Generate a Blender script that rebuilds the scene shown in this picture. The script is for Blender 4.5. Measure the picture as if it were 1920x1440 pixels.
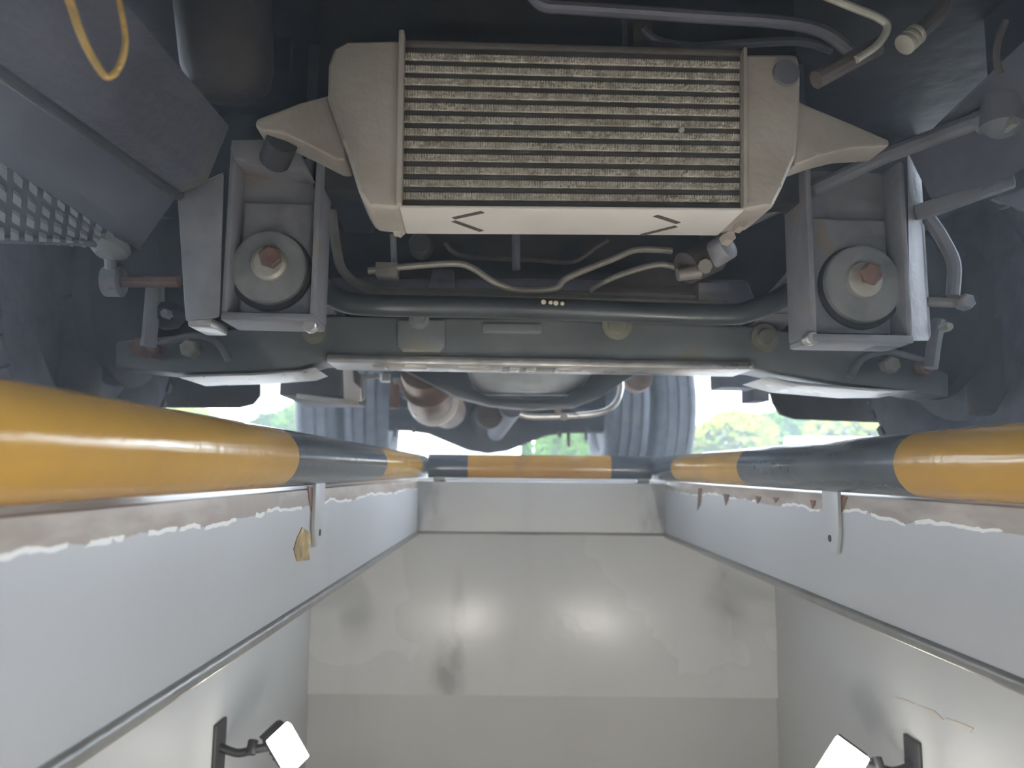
import bpy, bmesh, math, random
from mathutils import Vector, Matrix
random.seed(7)
R = math.radians
S = bpy.context.scene
for o in list(bpy.data.objects): bpy.data.objects.remove(o)
C = S.collection

# ------------------------------------------------------------------ camera
FPX = 1387.0                       # focal length in pixels of the 1920 px wide frame
CAM = Vector((0.0, 0.0, 0.030))
PITCH, ROLL = R(6.7), R(-0.55)
cd = bpy.data.cameras.new('camera'); cam = bpy.data.objects.new('camera', cd); C.objects.link(cam)
cd.sensor_width = 36.0; cd.lens = FPX / 1920 * 36.0
cd.clip_start = 0.02; cd.clip_end = 400
CM = Matrix.Rotation(R(0.10), 3, 'Z') @ Matrix.Rotation(R(90) + PITCH, 3, 'X') @ Matrix.Rotation(-ROLL, 3, 'Z')
cam.matrix_world = Matrix.Translation(CAM) @ CM.to_4x4()
cd.dof.use_dof = True; cd.dof.focus_distance = 0.95; cd.dof.aperture_fstop = 5.0
S.camera = cam

# ------------------------------------------------------------------ sky, sun, exposure
W = bpy.data.worlds.new('sky'); S.world = W; W.use_nodes = True
bg = W.node_tree.nodes['Background']
bg.inputs[0].default_value = (0.76, 0.87, 1.0, 1); bg.inputs[1].default_value = 3.0
sl = bpy.data.lights.new('sun', 'SUN'); sl.energy = 1.5; sl.angle = R(2); sl.color = (1.0, 0.96, 0.88)
sun = bpy.data.objects.new('sun', sl); C.objects.link(sun)
sun.rotation_euler = (R(-32), R(18), 0)
S.view_settings.view_transform = 'Standard'; S.view_settings.look = 'None'
S.view_settings.gamma = 1.0; S.view_settings.use_curve_mapping = False
S.view_settings.exposure = 2.35

# ------------------------------------------------------------------ materials
def mat(name, c1, rough=0.6, metal=0.0, c2=None, scale=12.0, bump=0.0, bscale=60.0, c3=None, c3at=0.62, stretch=(1, 1, 1), rvar=0.1, coat=0.0):
    m = bpy.data.materials.new(name); m.use_nodes = True
    nt = m.node_tree; N = nt.nodes; L = nt.links; p = N['Principled BSDF']
    p.inputs['Roughness'].default_value = rough; p.inputs['Metallic'].default_value = metal
    p.inputs['Coat Weight'].default_value = coat
    tc = N.new('ShaderNodeTexCoord'); mp = N.new('ShaderNodeMapping'); mp.inputs['Scale'].default_value = stretch
    L.new(tc.outputs['Object'], mp.inputs[0])
    nz = N.new('ShaderNodeTexNoise'); nz.inputs['Scale'].default_value = scale; nz.inputs['Detail'].default_value = 3
    L.new(mp.outputs[0], nz.inputs['Vector'])
    rp = N.new('ShaderNodeValToRGB'); e = rp.color_ramp.elements
    c2 = c2 or tuple(x * 0.72 for x in c1)
    e[0].position = 0.33; e[0].color = (*c2, 1); e[1].position = 0.58; e[1].color = (*c1, 1)
    if c3:
        q = e.new(c3at); q.color = (*c1, 1); q = e.new(min(c3at + 0.06, 1)); q.color = (*c3, 1)
    L.new(nz.outputs['Fac'], rp.inputs[0]); L.new(rp.outputs[0], p.inputs['Base Color'])
    mr = N.new('ShaderNodeMapRange'); mr.inputs[3].default_value = max(rough - rvar, 0.02); mr.inputs[4].default_value = min(rough + rvar, 1)
    L.new(nz.outputs['Fac'], mr.inputs[0]); L.new(mr.outputs[0], p.inputs['Roughness'])
    if bump:
        n2 = N.new('ShaderNodeTexNoise'); n2.inputs['Scale'].default_value = bscale; n2.inputs['Detail'].default_value = 2
        L.new(mp.outputs[0], n2.inputs['Vector'])
        b = N.new('ShaderNodeBump'); b.inputs['Strength'].default_value = bump; b.inputs['Distance'].default_value = 0.01
        L.new(n2.outputs['Fac'], b.inputs['Height']); L.new(b.outputs[0], p.inputs['Normal'])
    return m

def emit(name, col, s):
    m = bpy.data.materials.new(name); m.use_nodes = True
    p = m.node_tree.nodes['Principled BSDF']; p.inputs['Base Color'].default_value = (*col, 1)
    p.inputs['Emission Color'].default_value = (*col, 1); p.inputs['Emission Strength'].default_value = s
    return m

M = {}
M['chassis'] = mat('chassis_paint', (0.082, 0.085, 0.112), 0.5, 0.0, scale=9, bump=0.15, c3=(0.11, 0.105, 0.10), c3at=0.6)
M['chassis2'] = mat('bracket_paint', (0.24, 0.24, 0.262), 0.5, 0.1, scale=14, bump=0.15, c3=(0.26, 0.22, 0.19))
M['mid'] = mat('mid_grey_paint', (0.13, 0.135, 0.155), 0.55, 0.05, scale=12)
M['black'] = mat('black_gloss_paint', (0.045, 0.052, 0.058), 0.32, 0.0, scale=8, bump=0.05)
M['engine'] = mat('oily_engine_metal', (0.03, 0.03, 0.033), 0.65, 0.0, scale=6, bump=0.4, bscale=20)
M['brown'] = mat('oily_brown_metal', (0.075, 0.066, 0.062), 0.8, 0.1, scale=10, bump=0.2)
M['rubber'] = mat('tyre_rubber', (0.105, 0.11, 0.135), 0.75, 0.0, scale=20, bump=0.2, c3=(0.12, 0.115, 0.11))
M['bush'] = mat('bushing_rubber', (0.235, 0.24, 0.245), 0.65, 0.0, scale=25)
M['alu'] = mat('dirty_cast_aluminium', (0.34, 0.315, 0.275), 0.62, 0.15, c2=(0.25, 0.215, 0.185), scale=7, bump=0.12, bscale=90)
M['aluplate'] = mat('aluminium_plate', (0.56, 0.53, 0.49), 0.5, 0.2, c2=(0.48, 0.45, 0.41), scale=6)
M['fin'] = mat('aluminium_fins', (0.52, 0.49, 0.43), 0.55, 0.1, c2=(0.36, 0.33, 0.28), scale=60, bump=0.6, bscale=260)
M['tube'] = mat('cooler_tubes', (0.055, 0.05, 0.046), 0.6, 0.1, scale=30, c3=(0.09, 0.08, 0.07))
M['steel'] = mat('bare_steel', (0.55, 0.53, 0.50), 0.30, 0.85, scale=20, bump=0.1)
M['axle'] = mat('axle_beam_paint', (0.17, 0.182, 0.19), 0.36, 0.15, scale=6, bump=0.12, bscale=30, c3=(0.18, 0.175, 0.15))
M['step'] = mat('scuffed_step_plastic', (0.30, 0.31, 0.35), 0.5, 0.0, scale=20)
M['rust'] = mat('rusty_steel', (0.19, 0.11, 0.075), 0.7, 0.1, c2=(0.10, 0.06, 0.045), scale=25, bump=0.3)
M['exh'] = mat('exhaust_steel', (0.24, 0.165, 0.125), 0.42, 0.5, c2=(0.14, 0.09, 0.065), scale=14)
M['nut'] = mat('zinc_nut', (0.40, 0.39, 0.34), 0.45, 0.3, c2=(0.30, 0.27, 0.21), scale=30)
M['olive'] = mat('worn_bolt', (0.20, 0.20, 0.16), 0.5, 0.2, scale=30)
M['line'] = mat('brake_line', (0.20, 0.185, 0.165), 0.45, 0.2, scale=20)
M['plastic'] = mat('grey_plastic', (0.095, 0.10, 0.128), 0.6, 0.0, scale=8)
M['pan'] = mat('gearbox_alloy', (0.60, 0.62, 0.63), 0.32, 0.3, scale=10)
M['mud'] = mat('mudflap_rubber', (0.10, 0.10, 0.095), 0.7, 0.0, scale=9, c3=(0.17, 0.10, 0.06), c3at=0.55)
M['cord'] = mat('yellow_cord', (0.50, 0.32, 0.08), 0.75, 0.0, c2=(0.36, 0.22, 0.06), scale=60, bump=0.5, bscale=200)
M['yellow'] = mat('yellow_enamel', (0.46, 0.255, 0.045), 0.17, 0.0, c2=(0.40, 0.22, 0.045), scale=5, bump=0.06, bscale=35, c3=(0.34, 0.19, 0.05), c3at=0.70, rvar=0.06)
M['stripe'] = mat('black_enamel', (0.072, 0.085, 0.10), 0.19, 0.0, scale=6, bump=0.06, bscale=35, c3=(0.12, 0.13, 0.14), c3at=0.66, rvar=0.06)
M['lampbody'] = mat('lamp_black', (0.04, 0.04, 0.045), 0.45)
M['lamp'] = emit('lamp_glass', (1.0, 0.96, 0.88), 4.5)
M['fill_lamp'] = emit('fill_lamp_glass', (1.0, 0.96, 0.88), 62.0)  # glow of the added lamps out of view
M['concrete'] = mat('concrete', (0.46, 0.44, 0.41), 0.8, 0.0, scale=3, bump=0.2)
M['outground'] = mat('pale_concrete_yard', (0.62, 0.60, 0.57), 0.85, 0.0, scale=0.6)
M['white'] = mat('white_render', (0.82, 0.82, 0.82), 0.8, 0.0, c2=(0.75, 0.75, 0.75), scale=2)
M['grass'] = mat('grass_blades', (0.06, 0.09, 0.014), 0.8, 0.0, c2=(0.08, 0.095, 0.018), scale=1.5)
M['leaf'] = mat('leaves_green', (0.065, 0.125, 0.006), 0.8, 0.0, c2=(0.045, 0.105, 0.006), scale=2)
M['leaf2'] = mat('leaves_yellow_green', (0.135, 0.15, 0.006), 0.8, 0.0, c2=(0.09, 0.13, 0.006), scale=2)
for k_ in ('leaf', 'leaf2', 'grass'): M[k_].node_tree.nodes['Principled BSDF'].inputs['Specular IOR Level'].default_value = 0.05
M['bark'] = mat('bark', (0.12, 0.09, 0.06), 0.9)
M['ceil'] = mat('lightblock_sheet', (0.30, 0.31, 0.32), 0.7)
M['cab'] = mat('cab_paint', (0.45, 0.46, 0.48), 0.4)
M['chip'] = mat('old_yellow_paint', (0.42, 0.30, 0.10), 0.7, 0.0, c2=(0.16, 0.12, 0.08), scale=45, c3=(0.55, 0.52, 0.46))
M['mark'] = mat('paint_mark', (0.55, 0.50, 0.36), 0.7)
M['ink'] = mat('black_marker_ink', (0.06, 0.055, 0.05), 0.7)

def wall_mat(name, base, rough, band=None, stain_shade=None, dark=0.8):
    """grey gloss paint; band=(z0,z1): worn bare strip along the top, stain=((x,y,z),(sx,sy,sz)): oily patch, also painted corner shade"""
    m = mat(name, base, rough, 0.0, c2=tuple(x * 0.94 for x in base), scale=2.2, bump=0.06, bscale=45, rvar=0.07)
    nt = m.node_tree; N = nt.nodes; L = nt.links; p = N['Principled BSDF']
    col = p.inputs['Base Color'].links[0].from_socket
    tc = N.new('ShaderNodeTexCoord'); sp = N.new('ShaderNodeSeparateXYZ'); L.new(tc.outputs['Object'], sp.inputs[0])
    def math_(op, a, b=None, clamp=False):
        n = N.new('ShaderNodeMath'); n.operation = op; n.use_clamp = clamp
        for i, v in enumerate((a, b)):
            if v is None: continue
            if hasattr(v, 'is_linked'): L.new(v, n.inputs[i])
            else: n.inputs[i].default_value = v
        return n.outputs[0]
    def mix(f, a, b):
        n = N.new('ShaderNodeMix'); n.data_type = 'RGBA'; L.new(f, n.inputs[0])
        for i, v in ((6, a), (7, b)):
            if hasattr(v, 'is_linked'): L.new(v, n.inputs[i])
            else: n.inputs[i].default_value = (*v, 1)
        return n.outputs[2]
    def noise(scale, st=(1, 1, 1), d=3):
        mp = N.new('ShaderNodeMapping'); mp.inputs['Scale'].default_value = st; L.new(tc.outputs['Object'], mp.inputs[0])
        n = N.new('ShaderNodeTexNoise'); n.inputs['Scale'].default_value = scale; n.inputs['Detail'].default_value = d
        L.new(mp.outputs[0], n.inputs['Vector']); return n.outputs['Fac']
    # fine dark specks and drip streaks
    st = noise(9, (1, 1, 0.12)); f = math_('MULTIPLY', math_('SUBTRACT', st, 0.60), 2.2, True)
    col = mix(math_('MULTIPLY', f, 0.45), col, tuple(x * 0.6 for x in base))
    if band:
        nz = noise(7); n2 = noise(60)
        lim = math_('ADD', math_('ADD', band[0], math_('MULTIPLY', math_('SUBTRACT', nz, 0.5), 0.035)), math_('MULTIPLY', math_('SUBTRACT', n2, 0.5), 0.006))
        d = math_('SUBTRACT', sp.outputs[2], lim)
        worn = math_('MULTIPLY', d, 900.0, True)
        edge = math_('MULTIPLY', math_('LESS_THAN', math_('ABSOLUTE', d), 0.0022), math_('GREATER_THAN', noise(11), 0.44))
        n3 = noise(18, (1, 0.5, 2))
        bare = mix(math_('MULTIPLY', math_('SUBTRACT', n3, 0.42), 5.0, True), (0.27, 0.215, 0.175), (0.37, 0.315, 0.265))
        col = mix(worn, col, bare)
        col = mix(edge, col, (0.72, 0.71, 0.69))
    if stain_shade:
        for (c, s, k) in stain_shade:
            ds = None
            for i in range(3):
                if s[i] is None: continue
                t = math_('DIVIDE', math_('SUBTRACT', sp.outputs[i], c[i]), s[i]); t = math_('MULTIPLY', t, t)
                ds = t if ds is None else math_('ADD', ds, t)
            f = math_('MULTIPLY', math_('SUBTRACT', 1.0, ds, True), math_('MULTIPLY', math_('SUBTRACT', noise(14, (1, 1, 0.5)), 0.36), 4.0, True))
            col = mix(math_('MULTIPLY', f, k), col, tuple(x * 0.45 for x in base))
    L.new(col, p.inputs['Base Color'])
    return m
GREY = (0.53, 0.535, 0.535)
M['plate'] = wall_mat('kerb_plate_paint', (0.43, 0.435, 0.45), 0.42, band=(-0.026, 0))
M['endplate'] = wall_mat('end_plate_paint', GREY, 0.45, stain_shade=[((-0.27, 2.4, -0.09), (0.09, None, 0.10), 0.75), ((0.46, 2.4, -0.10), (0.07, None, 0.13), 0.7)])  # side patches paint shade into the end plate's corners
M['wallfar'] = wall_mat('end_wall_paint', GREY, 0.27, stain_shade=[((-0.20, 2.4, -0.60), (0.07, None, 0.14), 0.7), ((-0.17, 2.4, -0.42), (0.03, None, 0.16), 0.4)])
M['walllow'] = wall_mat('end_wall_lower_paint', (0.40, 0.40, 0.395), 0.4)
M['wall'] = wall_mat('pit_wall_paint', GREY, 0.5)
M['lip'] = mat('kerb_lip_steel', (0.23, 0.225, 0.21), 0.32, 0.1, c2=(0.17, 0.165, 0.155), scale=9, bump=0.12, bscale=40)

# ------------------------------------------------------------------ mesh helpers
def link(name, bm, m, parent=None, smooth=32, mats=None):
    bmesh.ops.recalc_face_normals(bm, faces=bm.faces)
    me = bpy.data.meshes.new(name); bm.to_mesh(me); bm.free()
    for x in (mats or [m]): me.materials.append(M[x])
    if smooth:
        me.polygons.foreach_set('use_smooth', [True] * len(me.polygons)); me.set_sharp_from_angle(angle=R(smooth))
    o = bpy.data.objects.new(name, me); C.objects.link(o)
    if parent: o.parent = parent
    return o
def tag(o, label, cat=None, group=None, kind=None):
    if label: o['label'] = label
    if cat: o['category'] = cat
    if group: o['group'] = group
    if kind: o['kind'] = kind
    return o
def empty(name, loc=(0, 0, 0), rz=0):
    o = bpy.data.objects.new(name, None); C.objects.link(o); o.location = loc; o.rotation_euler = (0, 0, rz)
    o.empty_display_size = 0.05; return o

def a_box(bm, c0, c1, bev=0.0, seg=2):
    """axis-aligned box"""
    return a_hex(bm, [(x, y, z) for z in (c0[2], c1[2]) for (x, y) in ((c0[0], c0[1]), (c1[0], c0[1]), (c1[0], c1[1]), (c0[0], c1[1]))], bev, seg)
def a_hex(bm, p, bev=0.0, seg=2):
    """8 points: bottom ring 0-3, top ring 4-7"""
    t = bmesh.new(); v = [t.verts.new(q) for q in p]
    for f in ((3, 2, 1, 0), (4, 5, 6, 7), (0, 1, 5, 4), (1, 2, 6, 5), (2, 3, 7, 6), (3, 0, 4, 7)): t.faces.new([v[i] for i in f])
    if bev: bmesh.ops.bevel(t, geom=t.edges[:], offset=bev, segments=seg, profile=0.6, affect='EDGES')
    return merge(bm, t)
def merge(bm, t, mi=0):
    me = bpy.data.meshes.new('tmp'); t.to_mesh(me); t.free(); n = len(bm.faces); bm.from_mesh(me); bpy.data.meshes.remove(me)
    if mi:
        bm.faces.ensure_lookup_table()
        for f in bm.faces[n:]: f.material_index = mi
    return bm
def a_prism(bm, poly, dv, bev=0.0, seg=2):
    """polygon of 3D points extruded by vector dv"""
    t = bmesh.new(); dv = Vector(dv)
    a = [t.verts.new(q) for q in poly]; b = [t.verts.new(Vector(q) + dv) for q in poly]; n = len(a)
    t.faces.new(a); t.faces.new(b[::-1])
    for i in range(n): t.faces.new([a[i], b[i], b[(i + 1) % n], a[(i + 1) % n]])
    bmesh.ops.recalc_face_normals(t, faces=t.faces)
    if bev: bmesh.ops.bevel(t, geom=t.edges[:], offset=bev, segments=seg, profile=0.6, affect='EDGES', clamp_overlap=True)
    return merge(bm, t)
def smooth_path(pts, n=6):
    pts = [Vector(p) for p in pts]
    if len(pts) < 3: return pts
    out = []
    for i in range(len(pts) - 1):
        p0 = pts[max(i - 1, 0)]; p1 = pts[i]; p2 = pts[i + 1]; p3 = pts[min(i + 2, len(pts) - 1)]
        for k in range(n):
            t = k / n
            out.append(0.5 * ((2 * p1) + (p2 - p0) * t + (2 * p0 - 5 * p1 + 4 * p2 - p3) * t * t + (3 * p1 - p0 - 3 * p2 + p3) * t ** 3))
    out.append(pts[-1]); return out
def a_tube(bm, pts, r, seg=12, curve=True, squash=None):
    if curve: pts = smooth_path(pts)
    pts = [Vector(p) for p in pts]; n = len(pts); rings = []; up = None
    for i, p in enumerate(pts):
        d = (pts[min(i + 1, n - 1)] - pts[max(i - 1, 0)]).normalized()
        if up is None: up = d.orthogonal().normalized()
        x = (up - d * up.dot(d)).normalized(); y = d.cross(x); up = x
        rr = r[i] if isinstance(r, (list, tuple)) else r
        rings.append([bm.verts.new(p + (x * math.cos(2 * math.pi * k / seg) + y * math.sin(2 * math.pi * k / seg)) * rr) for k in range(seg)])
    for i in range(n - 1):
        for k in range(seg): bm.faces.new([rings[i][k], rings[i][(k + 1) % seg], rings[i + 1][(k + 1) % seg], rings[i + 1][k]])
    bm.faces.new(rings[0][::-1]); bm.faces.new(rings[-1]); return bm
def a_lathe(bm, prof, c, axis, seg=32, closed=False):
    """prof = [(along axis, radius)]"""
    axis = Vector(axis).normalized(); x = axis.orthogonal().normalized(); y = axis.cross(x); c = Vector(c); rings = []
    for (a, r) in prof:
        rings.append([bm.verts.new(c + axis * a + (x * math.cos(2 * math.pi * k / seg) + y * math.sin(2 * math.pi * k / seg)) * max(r, 1e-4)) for k in range(seg)])
    q = list(zip(rings, rings[1:])) + ([(rings[-1], rings[0])] if closed else [])
    for a, b in q:
        for k in range(seg): bm.faces.new([a[k], a[(k + 1) % seg], b[(k + 1) % seg], b[k]])
    if not closed:
        bm.faces.new(rings[0][::-1]); bm.faces.new(rings[-1])
    return bm
def nb(): return bmesh.new()

# ------------------------------------------------------------------ layout helpers: plan a point at a known depth
def ray(px, py): return CM @ Vector(((px - 960) / FPX, -(py - 720) / FPX, -1.0))
def P(px, py, Y):
    d = ray(px, py); return CAM + d * (Y / d.y)
TH = R(3.3); TX0 = 0.133
TRM = Matrix.Rotation(TH, 3, 'Z'); TRI = TRM.inverted(); TRO = Vector((TX0, 0, 0))
def T(px, py, v):
    """truck coordinates (across, along, up) of a sight line where it meets the plane 'along = v'"""
    d = TRI @ ray(px, py); c = TRI @ (CAM - TRO); return c + d * ((v - c.y) / d.y)
def TS(v): return v / FPX          # metres per pixel at depth v

# ================================================================== the pit (setting)
XL, XR, YE = -0.305, 0.494, 2.42      # kerb faces and end of the pit
WL, WR = -0.64, 0.843                 # pit walls, set back under the kerb beams
YB, ZP, ZF = -2.6, -0.170, -1.45
def struct(name, c0, c1, m, bev=0.004, label=None, parent=None):
    o = link(name, a_box(nb(), c0, c1, bev), m, parent)
    if not parent:
        o['kind'] = 'structure'
        if label: o['label'] = label
    return o
tl = struct('trim_1', (WL - 0.1, YB, ZP), (XL, YE + 0.006, 0), 'plate', 0.006, 'grey painted steel kerb beam with a worn bare band and yellow paint chip')
tr = struct('trim_2', (XR, YB, ZP), (WR + 0.1, YE + 0.006, 0), 'plate', 0.006, 'grey painted steel kerb beam with rust runs below the pipe')
te = struct('trim_3', (XL - 0.002, YE, ZP + 0.003), (XR + 0.002, YE + 0.25, -0.006), 'endplate', 0.004, 'grey steel kerb plate across the end of the pit')
for o, x, s in ((tl, XL, 1), (tr, XR, -1)):
    b = nb(); a_tube(b, [(x - s * 0.003, YB, ZP - 0.002), (x - s * 0.003, YE, ZP - 0.002)], 0.0088, 16, curve=False); link('kerb_lip', b, 'lip', o)
# thin joint under the end plate
link('kerb_lip', a_box(nb(), (XL, YE - 0.006, ZP - 0.004), (XR, YE + 0.2, ZP + 0.003), 0.002), 'lip', te)
struct('wall_far', (WL, YE + 0.002, -0.672), (WR, YE + 0.12, ZP - 0.004), 'wallfar', 0.003, 'grey glossy end wall of the pit above a darker recess')
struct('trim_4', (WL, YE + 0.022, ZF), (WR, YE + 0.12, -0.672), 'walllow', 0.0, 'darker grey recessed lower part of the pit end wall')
struct('wall_left', (WL - 0.1, YB, ZF), (WL, YE + 0.12, ZP - 0.001), 'wall', 0.0, 'grey painted pit wall carrying the left work lamp')
struct('wall_right', (WR, YB, ZF), (WR + 0.1, YE + 0.12, ZP - 0.001), 'wall', 0.0, 'grey painted pit wall with pale scuffs')
struct('wall_near', (WL, YB - 0.1, ZF), (WR, YB, -0.001), 'wall', 0.0, 'grey painted near end wall of the pit')
struct('floor', (WL - 0.1, YB - 0.1, ZF - 0.08), (WR + 0.1, YE + 0.12, ZF), 'concrete', 0.0, 'grey concrete floor at the bottom of the pit')
HX0, HX1, HY0, HY1 = -5.0, 5.2, -6.0, 8.5     # inspection bay; its unseen roof and walls are added to cut sky light
def slab(name, x0, x1, y0, y1, m, label, z=0.0): return struct(name, (x0, y0, z - 0.16), (x1, y1, z), m, 0.0, label)
slab('floor_left', HX0, WL - 0.1, YB - 0.1, YE + 0.25, 'concrete', 'concrete workshop floor beside the pit')
slab('floor_right', WR + 0.1, HX1, YB - 0.1, YE + 0.25, 'concrete', 'concrete workshop floor on the other side of the pit')
slab('floor_far', HX0, HX1, YE + 0.25, HY1, 'concrete', 'concrete workshop floor beyond the pit end')
slab('floor_near', HX0, HX1, HY0, YB - 0.1, 'concrete', 'concrete workshop floor before the pit')
struct('wall_lightblock_near', (HX0, HY0 - .2, -.16), (HX1, HY0, 4.4), 'ceil', 0.0, 'unseen grey wall added to block light from before the pit')  # unseen walls added to cut light reaching the truck front
struct('wall_lightblock_left', (HX0 - .2, HY0 - .2, -.16), (HX0, .6, 4.4), 'ceil', 0.0, 'unseen grey side wall added to block light')
struct('wall_lightblock_right', (HX1, HY0 - .2, -.16), (HX1 + .2, .6, 4.4), 'ceil', 0.0, 'unseen grey side wall added to block light on the other side')
struct('ceiling_lightblock', (HX0, HY0, 4.4), (HX1, HY1, 4.55), 'ceil', 0.0, 'unseen grey roof added to keep sun and sky light off the pit')  # unseen roof, added to shade truck and pit
slab('floor_yard', -60, 60, HY1, 17, 'outground', 'pale sunlit concrete yard outside', -0.02)
slab('floor_yard_left', -60, HX0, -20, HY1, 'outground', 'pale concrete yard on the left side', -0.02)
slab('floor_yard_right', HX1, 60, -20, HY1, 'outground', 'pale concrete yard on the right side', -0.02)
slab('floor_yard_near', HX0, HX1, -20, HY0, 'outground', 'pale concrete yard behind the bay', -0.02)
lawn = struct('floor_lawn', (-90, 17, -0.3), (90, 90, 0.0), 'grass', 0.0, 'green lawn beyond the yard')

# chips and dark patches on the kerb faces
def chip(name, pts, x, s, m, parent, label=None, th=0.0022):
    """polygon given in (y, z) on the kerb face"""
    o = link(name, a_prism(nb(), [(x - s * 0.001, y, z) for y, z in pts], (s * th, 0, 0)), m, parent, 0)
    if label: o['label'] = label
    return o
def kf(px, py, x):               # point on a kerb face x = const -> (y, z)
    d = ray(px, py); t = (x - CAM.x) / d.x; q = CAM + d * t; return (q.y, q.z)
chip('paint_chip', [kf(a, b_, XL) for a, b_ in ((566, 988), (578, 998), (584, 1012), (577, 1030), (580, 1050), (556, 1052), (550, 1030), (556, 1008))], XL, 1, 'chip', tl, 'yellow old paint showing where the grey has flaked')
chip('dark_patch', [kf(a, b_, XL) for a, b_ in ((577, 912), (588, 915), (592, 935), (588, 952), (584, 962), (579, 940))], XL, 1, 'rust', tl)
chip('dark_patch', [kf(a, b_, XL) for a, b_ in ((593, 968), (598, 975), (598, 1000), (595, 1004))], XL, 1, 'engine', tl)
chip('dark_patch', [kf(a, b_, XR) for a, b_ in ((1565, 930), (1589, 932), (1580, 960), (1567, 972), (1563, 965))], XR, -1, 'rust', tr)  # dark brown wedge beside the right bracket tab
chip('rust_run', [kf(a, b_, XR) for a, b_ in ((1310, 915), (1317, 915), (1314, 945), (1308, 957))], XR, -1, 'rust', tr)
for (a, h_) in ((1362, 22), (1422, 14), (1455, 10), (1525, 16)):
    chip('rust_run', [kf(x, y, XR) for x, y in ((a - 5, 926 + (a - 1362) * .07), (a + 5, 927 + (a - 1362) * .07), (a + 3, 926 + h_ * .6 + (a - 1362) * .07), (a - 1, 926 + h_ + (a - 1362) * .07))], XR, -1, 'rust', tr)

wr_ = bpy.data.objects['wall_right']
for q in (((1678, 1306), (1700, 1312), (1716, 1320), (1690, 1314)), ((1722, 1322), (1752, 1332), (1770, 1350), (1740, 1338)), ((1776, 1346), (1808, 1358), (1826, 1366), (1820, 1374), (1790, 1362))):
    chip('scuff', [kf(a, b_, WR) for a, b_ in q], WR, -1, 'aluplate', wr_)
# ================================================================== striped guard pipes
PR, PZ = 0.039, 0.044
def striped_pipe(name, p0, p1, cuts, first, label):
    """cuts: distances along the pipe where the paint changes; first: material index of the first band"""
    e = empty(name, p0); p0 = Vector(p0); p1 = Vector(p1); d = p1 - p0; Lg = d.length; d.normalize()
    x = d.orthogonal().normalized(); y = d.cross(x); seg = 40
    st = sorted(set([0, Lg] + [c for c in cuts if 0 < c < Lg]))
    bm = nb(); rings = []
    fine = []
    for a, b_ in zip(st, st[1:]):
        k = max(1, int((b_ - a) / 0.08)); fine += [(a + (b_ - a) * i / k, st.index(a)) for i in range(k)]
    fine.append((Lg, len(st) - 2))
    for (s_, _) in fine: rings.append([bm.verts.new(d * s_ + (x * math.cos(2 * math.pi * i / seg) + y * math.sin(2 * math.pi * i / seg)) * PR) for i in range(seg)])
    for i in range(len(fine) - 1):
        for k in range(seg):
            f = bm.faces.new([rings[i][k], rings[i][(k + 1) % seg], rings[i + 1][(k + 1) % seg], rings[i + 1][k]])
            f.material_index = (first + fine[i][1]) % 2
    bm.faces.new(rings[0][::-1]); bm.faces.new(rings[-1])
    o = link('pipe', bm, None, e, 40, mats=['yellow', 'stripe'])
    tag(e, label, 'pipe', 'striped guard pipes around the pit'); return e
PXL, PXR = -0.313, 0.492
pL = striped_pipe('guard_pipe', (PXL, -1.75, PZ), (PXL, YE + 0.084, PZ), [1.75 + a for a in (-1.05, -0.35, 0.955, 1.63, 2.27)], 0, 'yellow and black striped guard pipe above the kerb with the yellow paint chip')
pR = striped_pipe('guard_pipe', (PXR, -1.75, PZ - 0.002), (PXR, YE + 0.084, PZ - 0.002), [1.75 + a for a in (-1.0, -0.37, 0.885, 1.505, 2.13)], 0, 'yellow and black striped guard pipe above the kerb with rust runs')
pE = striped_pipe('guard_pipe', (PXL + 0.036, YE + 0.045, PZ), (PXR - 0.036, YE + 0.045, PZ), [0.131, 0.600], 1, 'short striped guard pipe with one yellow band across the pit end')
def tab(parent, X, Y, s):
    loc = parent.location; b = nb(); w = 0.028
    x = X + s * 0.0005
    pts = [(x, Y - w, 0.02), (x, Y + w, 0.02), (x, Y + w, -0.055), (x, Y + w * 0.35, -0.088), (x, Y - w * 0.6, -0.088), (x, Y - w, -0.055)]
    a_prism(b, [Vector(q) - loc for q in pts], (s * 0.006, 0, 0), 0.0012)
    o = link('bracket', b, 'plate', parent)
    b = nb(); a_lathe(b, [(0, .0055), (.0072, .0055)], Vector((X, Y + 0.004, -0.068)) - loc, (s, 0, 0), 12); link('bolt_hole', b, 'engine', o)
for yy in (1.165, -0.4): tab(pL, XL, yy, 1)
for yy in (1.15, -0.4): tab(pR, XR, yy, -1)
# feet holding the end pipe on the end plate
for X in (-0.24, 0.43):
    b = nb(); a_box(b, Vector((X - .02, YE + .03, -.006)) - pE.location, Vector((X + .02, YE + .06, .012)) - pE.location, .002); link('foot', b, 'steel', pE)

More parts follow.
